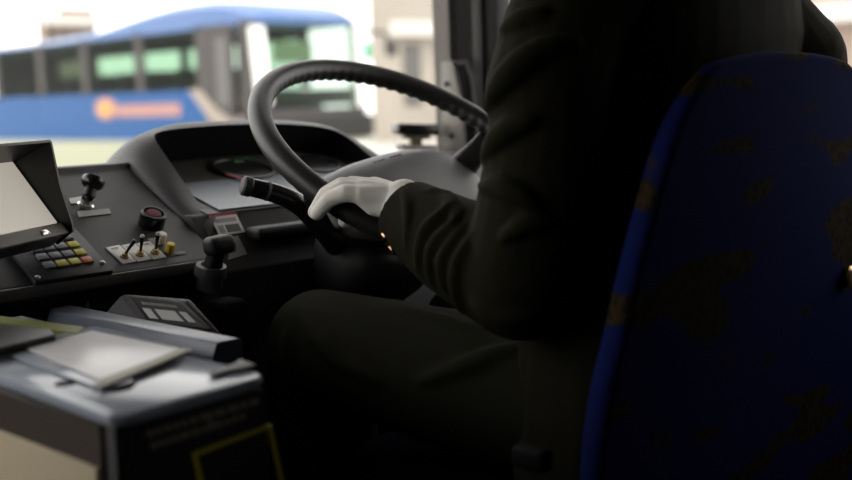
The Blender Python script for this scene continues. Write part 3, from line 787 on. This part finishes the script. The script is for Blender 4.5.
# trousers
tr = MB()
torso(tr, [(.455, 0, -.41, .185, .115), (.54, 0, -.40, .19, .125), (.62, 0, -.40, .175, .12)])
for hip, kn, an in ((hipL, knL, anL), (hipR, knR, anR)):
    m1 = hip + (kn - hip) * .55 + V3(0, 0, -.005)
    tr.limb([hip, m1, kn], [.105, .092, .078])
    tr.limb([kn, kn + (an - kn) * .45 + V3(0, -.012, 0), an + V3(0, -.01, .02)], [.078, .080, .068])
ridge(tr, hipL, knL, .62, .082, .03, .008, 0, 200); ridge(tr, hipL, knL, .80, .078, -.03, .009, 40, 220); ridge(tr, hipL, knL, .35, .09, .05, .009, 0, 220)
tree = BVHTree.FromBMesh(tr.bm)
for pix, th in [([(416, 383), (460, 368), (500, 354), (530, 346)], .014), ([(300, 305), (316, 335), (345, 365), (380, 380)], .012), ([(285, 330), (290, 360), (310, 400)], .010), ([(400, 306), (440, 318), (480, 330)], .008)]:
    crease(tr, tree, pix, th)
remeshed('trousers', tr, M['trouser'], pn, .006, 4)
for an in (anL, anR):
    sh = MB().limb([an + V3(0, -.03, -.055), an + V3(0, .06, -.058), an + V3(0, .17, -.066)], [.042, .042, .032])
    s_ = remeshed('shoe', sh, M['shoe'], pn, .006, 3)

# ================================================================== OUTSIDE
GZ = -.95
struct('ground', MB().box((-40, 1.2, GZ - .1), (90, 120, GZ)), M['concrete'], label='pale sunlit yard in front of the windscreen', cat='ground')
# blue coach
BX0, BX1, BY0, BY1 = 11.1, 13.6, 14.9, 26.6
cb = thing('coach', 'blue and white coach parked ahead, blurred beyond the windscreen', 'bus', ((BX0 + BX1) / 2, 20, GZ))
obj('lower_body', MB().prism([(BX0, y, z) for y, z in [(BY1, .28), (BY1, 1.27), (16.8, 1.20), (15.9, .72), (15.0, .5), (15.0, .28)]], (BX1 - BX0, 0, 0)), M['bus_blue'], cb)
obj('skirt', MB().prism([(BX0 + .02, y, z) for y, z in [(BY1, -.62), (BY1, .28), (BY0 + .1, .28), (BY0 + .1, -.62)]], (BX1 - BX0 - .04, 0, 0)), M['bus_white'], cb)
obj('front_corner', MB().box((BX0 + .01, BY0 + .05, .28), (BX0 + .06, 15.9, .70)), M['bus_tan'], cb)
obj('swoosh', MB().prism([(BX0 - .02, y, z) for y, z in [(16.95, 1.22), (16.6, 1.22), (16.1, .85), (15.6, .62), (15.1, .55), (15.1, .30), (15.7, .38), (16.3, .62)]], (.03, 0, 0)), M['bus_tan'], cb)
ys = [(26.6, 2.42), (22.5, 2.44), (20.3, 2.52), (19.0, 2.66), (17.6, 2.78), (16.2, 2.78), (15.4, 2.66), (14.95, 2.46)]
rr = []
for y, z in spline(ys, 4):
    zb = 2.30 if y < 20 else 2.30 + (y - 20) * .008
    zb = min(zb, z - .06)
    rr.append([(BX0 - .0, y, zb), (BX0, y, z - .12), (BX0 + .25, y, z), (BX1 - .25, y, z), (BX1, y, z - .12), (BX1, y, zb)])
obj('roof', MB().rings(rr), M['bus_roof'], cb, angle=40)
obj('interior_floor', MB().box((BX0 + .05, BY0 + .3, .9), (BX1 - .05, BY1 - .05, 1.0)), M['bus_dark'], cb)
wy = [26.5, 24.7, 22.6, 20.7, 18.6, 16.55]
for i in range(5):
    a, b = wy[i] - .12, wy[i + 1] + .12
    wn = obj('window', MB().grid([[(BX0 + .01, y, z) for y in (a, b)] for z in (1.22, 2.32)]), M['bus_pane'], cb)
    wn = obj('window', MB().grid([[(BX1 - .01, y, z) for y in (a, b)] for z in (1.22, 2.32)]), M['bus_pane'], cb)
for y in wy:
    obj('window_post', MB().box((BX0, y - .13, 1.2), (BX0 + .06, y + .13, 2.35)), M['bus_dark'], cb)
    obj('window_post', MB().box((BX1 - .06, y - .13, 1.2), (BX1, y + .13, 2.35)), M['bus_dark'], cb)
for k in range(9):
    y = 25.6 - k * 1.02
    for x in (BX0 + .1, BX0 + 1.45):
        sb = MB().box((x, y, 1.0), (x + .95, y + .14, 1.62), .05); sb.box((x, y + .1, 1.0), (x + .95, y + .5, 1.3), .05)
        obj('passenger_seat', sb, M['bus_seat'], cb)
obj('door', MB().box((BX0 - .005, 15.55, -.5), (BX0 + .04, 16.45, 2.34)), M['bus_dark'], cb)
obj('door_glass', MB().box((BX0 - .01, 15.7, .9), (BX0 + .0, 16.05, 2.1)), M['window_dark'], cb)
obj('corner_post', MB().box((BX0 - .01, 14.95, .55), (BX0 + .10, 15.35, 2.36)), M['bus_dark'], cb)
obj('corner_trim', MB().rings([[(BX0 + .02 + s * .28 + d1 * .13, 14.86 + d2 * .05, z) for d1, d2 in ((-1, -1), (1, -1), (1, 1), (-1, 1))] for s, z in ((.0, 2.24), (.1, 1.8), (.35, .9))]), M['bus_white_trim'], cb)
wsg = MB().grid([[(BX0 + .15 + (BX1 - BX0 - .3) * k / 6, 14.84 + .06 * abs(k - 3) / 3 * abs(k - 3) / 3 + (z - .85) * .03, z) for k in range(7)] for z in (.78, 1.5, 2.32)])
obj('windscreen', wsg, M['bus_screen'], cb)
obj('front_panel', MB().box((BX0 + .1, 14.82, .30), (BX1, 14.95, .80), .03), M['bus_dark'], cb)
obj('bumper', MB().box((BX0 + .15, 14.72, .22), (BX1 + .1, 14.92, .66), .06), M['tyre'], cb)
obj('lower_front', MB().box((BX0 + .1, 14.80, -.6), (BX1, 14.95, .25), .04), M['bus_white'], cb)
for x in (BX0 + .35, BX1 - .5):
    obj('headlight', MB().box((x, 14.70, -.05), (x + .35, 14.82, .15), .03), M['lamp'], cb)
obj('far_post', MB().box((BX1 - .16, 14.85, .6), (BX1, 15.1, 2.4)), M['bus_white_trim'], cb)
obj('mirror', MB().box((BX1 + .30, 14.5, 1.72), (BX1 + .56, 14.62, 2.02), .04), M['bus_dark'], cb)
obj('marker', MB().box((BX1 - .02, 14.78, 1.66), (BX1 + .12, 14.86, 2.0), .03), M['green_sig'], cb)
obj('mirror_arm', MB().tube([(BX1 - .1, 14.9, 2.2), (BX1 + .3, 14.6, 2.15), (BX1 + .38, 14.56, 2.0)], .04, 8), M['bus_dark'], cb)
obj('rear_wall', MB().box((BX0 + .05, BY1 - .06, 1.0), (BX1 - .05, BY1, 2.35)), M['bus_dark'], cb)
obj('dash_shelf', MB().box((BX0 + .1, 15.0, .85), (BX1 - .1, 15.7, 1.15), .05), M['bus_seat'], cb)
obj('sun_blind', MB().box((BX0 + .45, 14.98, 1.62), (BX0 + 1.35, 15.0, 2.0)), M['bus_white'], cb)
em = obj('emblem', MB().lathe([(.26, 0), (.26, .02), (.02, .02)], zframe((BX0 - .001, 19.93, .92), (-1, 0, 0)) @ Matrix.Diagonal((1.6, .85, 1, 1)), 24), M['bus_salmon'], cb)
obj('emblem_centre', MB().lathe([(.17, .02), (.17, .03), (.02, .03)], zframe((BX0 - .001, 19.93, .92), (-1, 0, 0)) @ Matrix.Diagonal((1.6, .85, 1, 1)), 24), M['bus_orange'], cb)
obj('luggage_rack', MB().box((BX0 + .08, 16.6, 2.14), (BX0 + .5, BY1 - .1, 2.3), .04), M['bus_dark'], cb)
obj('luggage_rack', MB().box((BX1 - .5, 16.6, 2.14), (BX1 - .08, BY1 - .1, 2.3), .04), M['bus_dark'], cb)
obj('bulkhead', MB().box((BX0 + .1, 16.3, 1.0), (BX0 + .16, 16.6, 2.3)), M['bus_dark'], cb)
for k in range(11):
    y = 19.5 - k * .205
    obj('letter', MB().box((BX0 - .012, y - .175, .73 + .03 * (k % 2)), (BX0, y, .98)), M['bus_salmon'], cb)
for y in (17.4, 23.8):
    wv = obj('wheel', MB().lathe([(.50, 0), (.50, .28), (.42, .30), (.2, .26), (.05, .26)], zframe((BX0 + .27, y, GZ + .50), (-1, 0, 0)), 28), M['tyre'], cb)
    obj('hub', MB().lathe([(.28, .27), (.26, .31), (.08, .33)], zframe((BX0 + .27, y, GZ + .50), (-1, 0, 0)), 20), M['lamp'], wv)
# buildings
def building(name, label, lo, hi, wall, face, floors, bays, win=True, wm='window_dark'):
    b = thing(name, label, 'building', ((lo[0] + hi[0]) / 2, (lo[1] + hi[1]) / 2, GZ))
    obj('wall', MB().box(lo, hi), M[wall], b)
    H = (hi[2] - GZ) / floors
    for f in range(floors):
        z0 = GZ + f * H + H * .3; z1 = GZ + f * H + H * .82
        for k in range(bays):
            if face == 'y':
                W_ = (hi[0] - lo[0]) / bays; a = lo[0] + W_ * (k + .25); obj('window', MB().box((a, lo[1] - .05, z0), (a + W_ * .5, lo[1] + .05, z1)), M[wm], b)
            else:
                W_ = (hi[1] - lo[1]) / bays; a = lo[1] + W_ * (k + .25); obj('window', MB().box((lo[0] - .05, a, z0), (lo[0] + .05, a + W_ * .5, z1)), M[wm], b)
        if face == 'y': obj('ledge', MB().box((lo[0] - .2, lo[1] - .5, GZ + f * H + H * .88), (hi[0] + .2, lo[1], GZ + f * H + H * 1.0)), M['ledge'], b)
        else: obj('ledge', MB().box((lo[0] - .5, lo[1] - .2, GZ + f * H + H * .88), (lo[0], hi[1] + .2, GZ + f * H + H * 1.0)), M['ledge'], b)
    return b
pa = ony(44, 17, 52); pb = ony(64, 8, 52); pc = ony(95, 8, 52)
ab = building('apartment_block', 'tan block rising behind the roof of the blue coach', (pa[0], 52, GZ), (pc[0], 52.8, ony(55, 17, 52)[2]), 'tan', 'y', 2, 4)
obj('upper_storey', MB().box((pb[0], 52.05, ony(55, 17, 52)[2]), (pc[0], 52.75, ony(80, 8, 52)[2])), M['tan'], ab)
pa = ony(394, 30, 34)
building('office_building', 'pale building with white ledges right of the coach, beside the pillar', (pa[0], 34, GZ), (pa[0] + 14, 35.5, 9.2), 'pale', 'y', 2, 7)
building('stone_building', 'pinkish stone building seen through the side window above the seat', (24, 8, GZ), (32, 15, 10), 'stone', 'x', 3, 3, wm='window_dark')

# ================================================================== LIGHT
W = bpy.data.worlds.new('overcast'); S.world = W; W.use_nodes = True
n, l = W.node_tree.nodes, W.node_tree.links
bg = n['Background']; bg.inputs['Strength'].default_value = 2.85; bg.inputs['Color'].default_value = (1.0, .975, .94, 1)
sd_ = bpy.data.lights.new('sun', 'SUN'); sd_.energy = .8; sd_.angle = R(12); sd_.color = (1, .95, .85)
so = bpy.data.objects.new('sun', sd_); C.objects.link(so); so.rotation_euler = (R(38), R(-8), R(-20))
S.view_settings.view_transform = 'Standard'; S.view_settings.look = 'None'; S.view_settings.gamma = 1; S.view_settings.exposure = 0
S.view_settings.use_curve_mapping = False
S.cycles.use_denoising = True
S.cycles.max_bounces = 8; S.cycles.diffuse_bounces = 5; S.cycles.transparent_max_bounces = 12
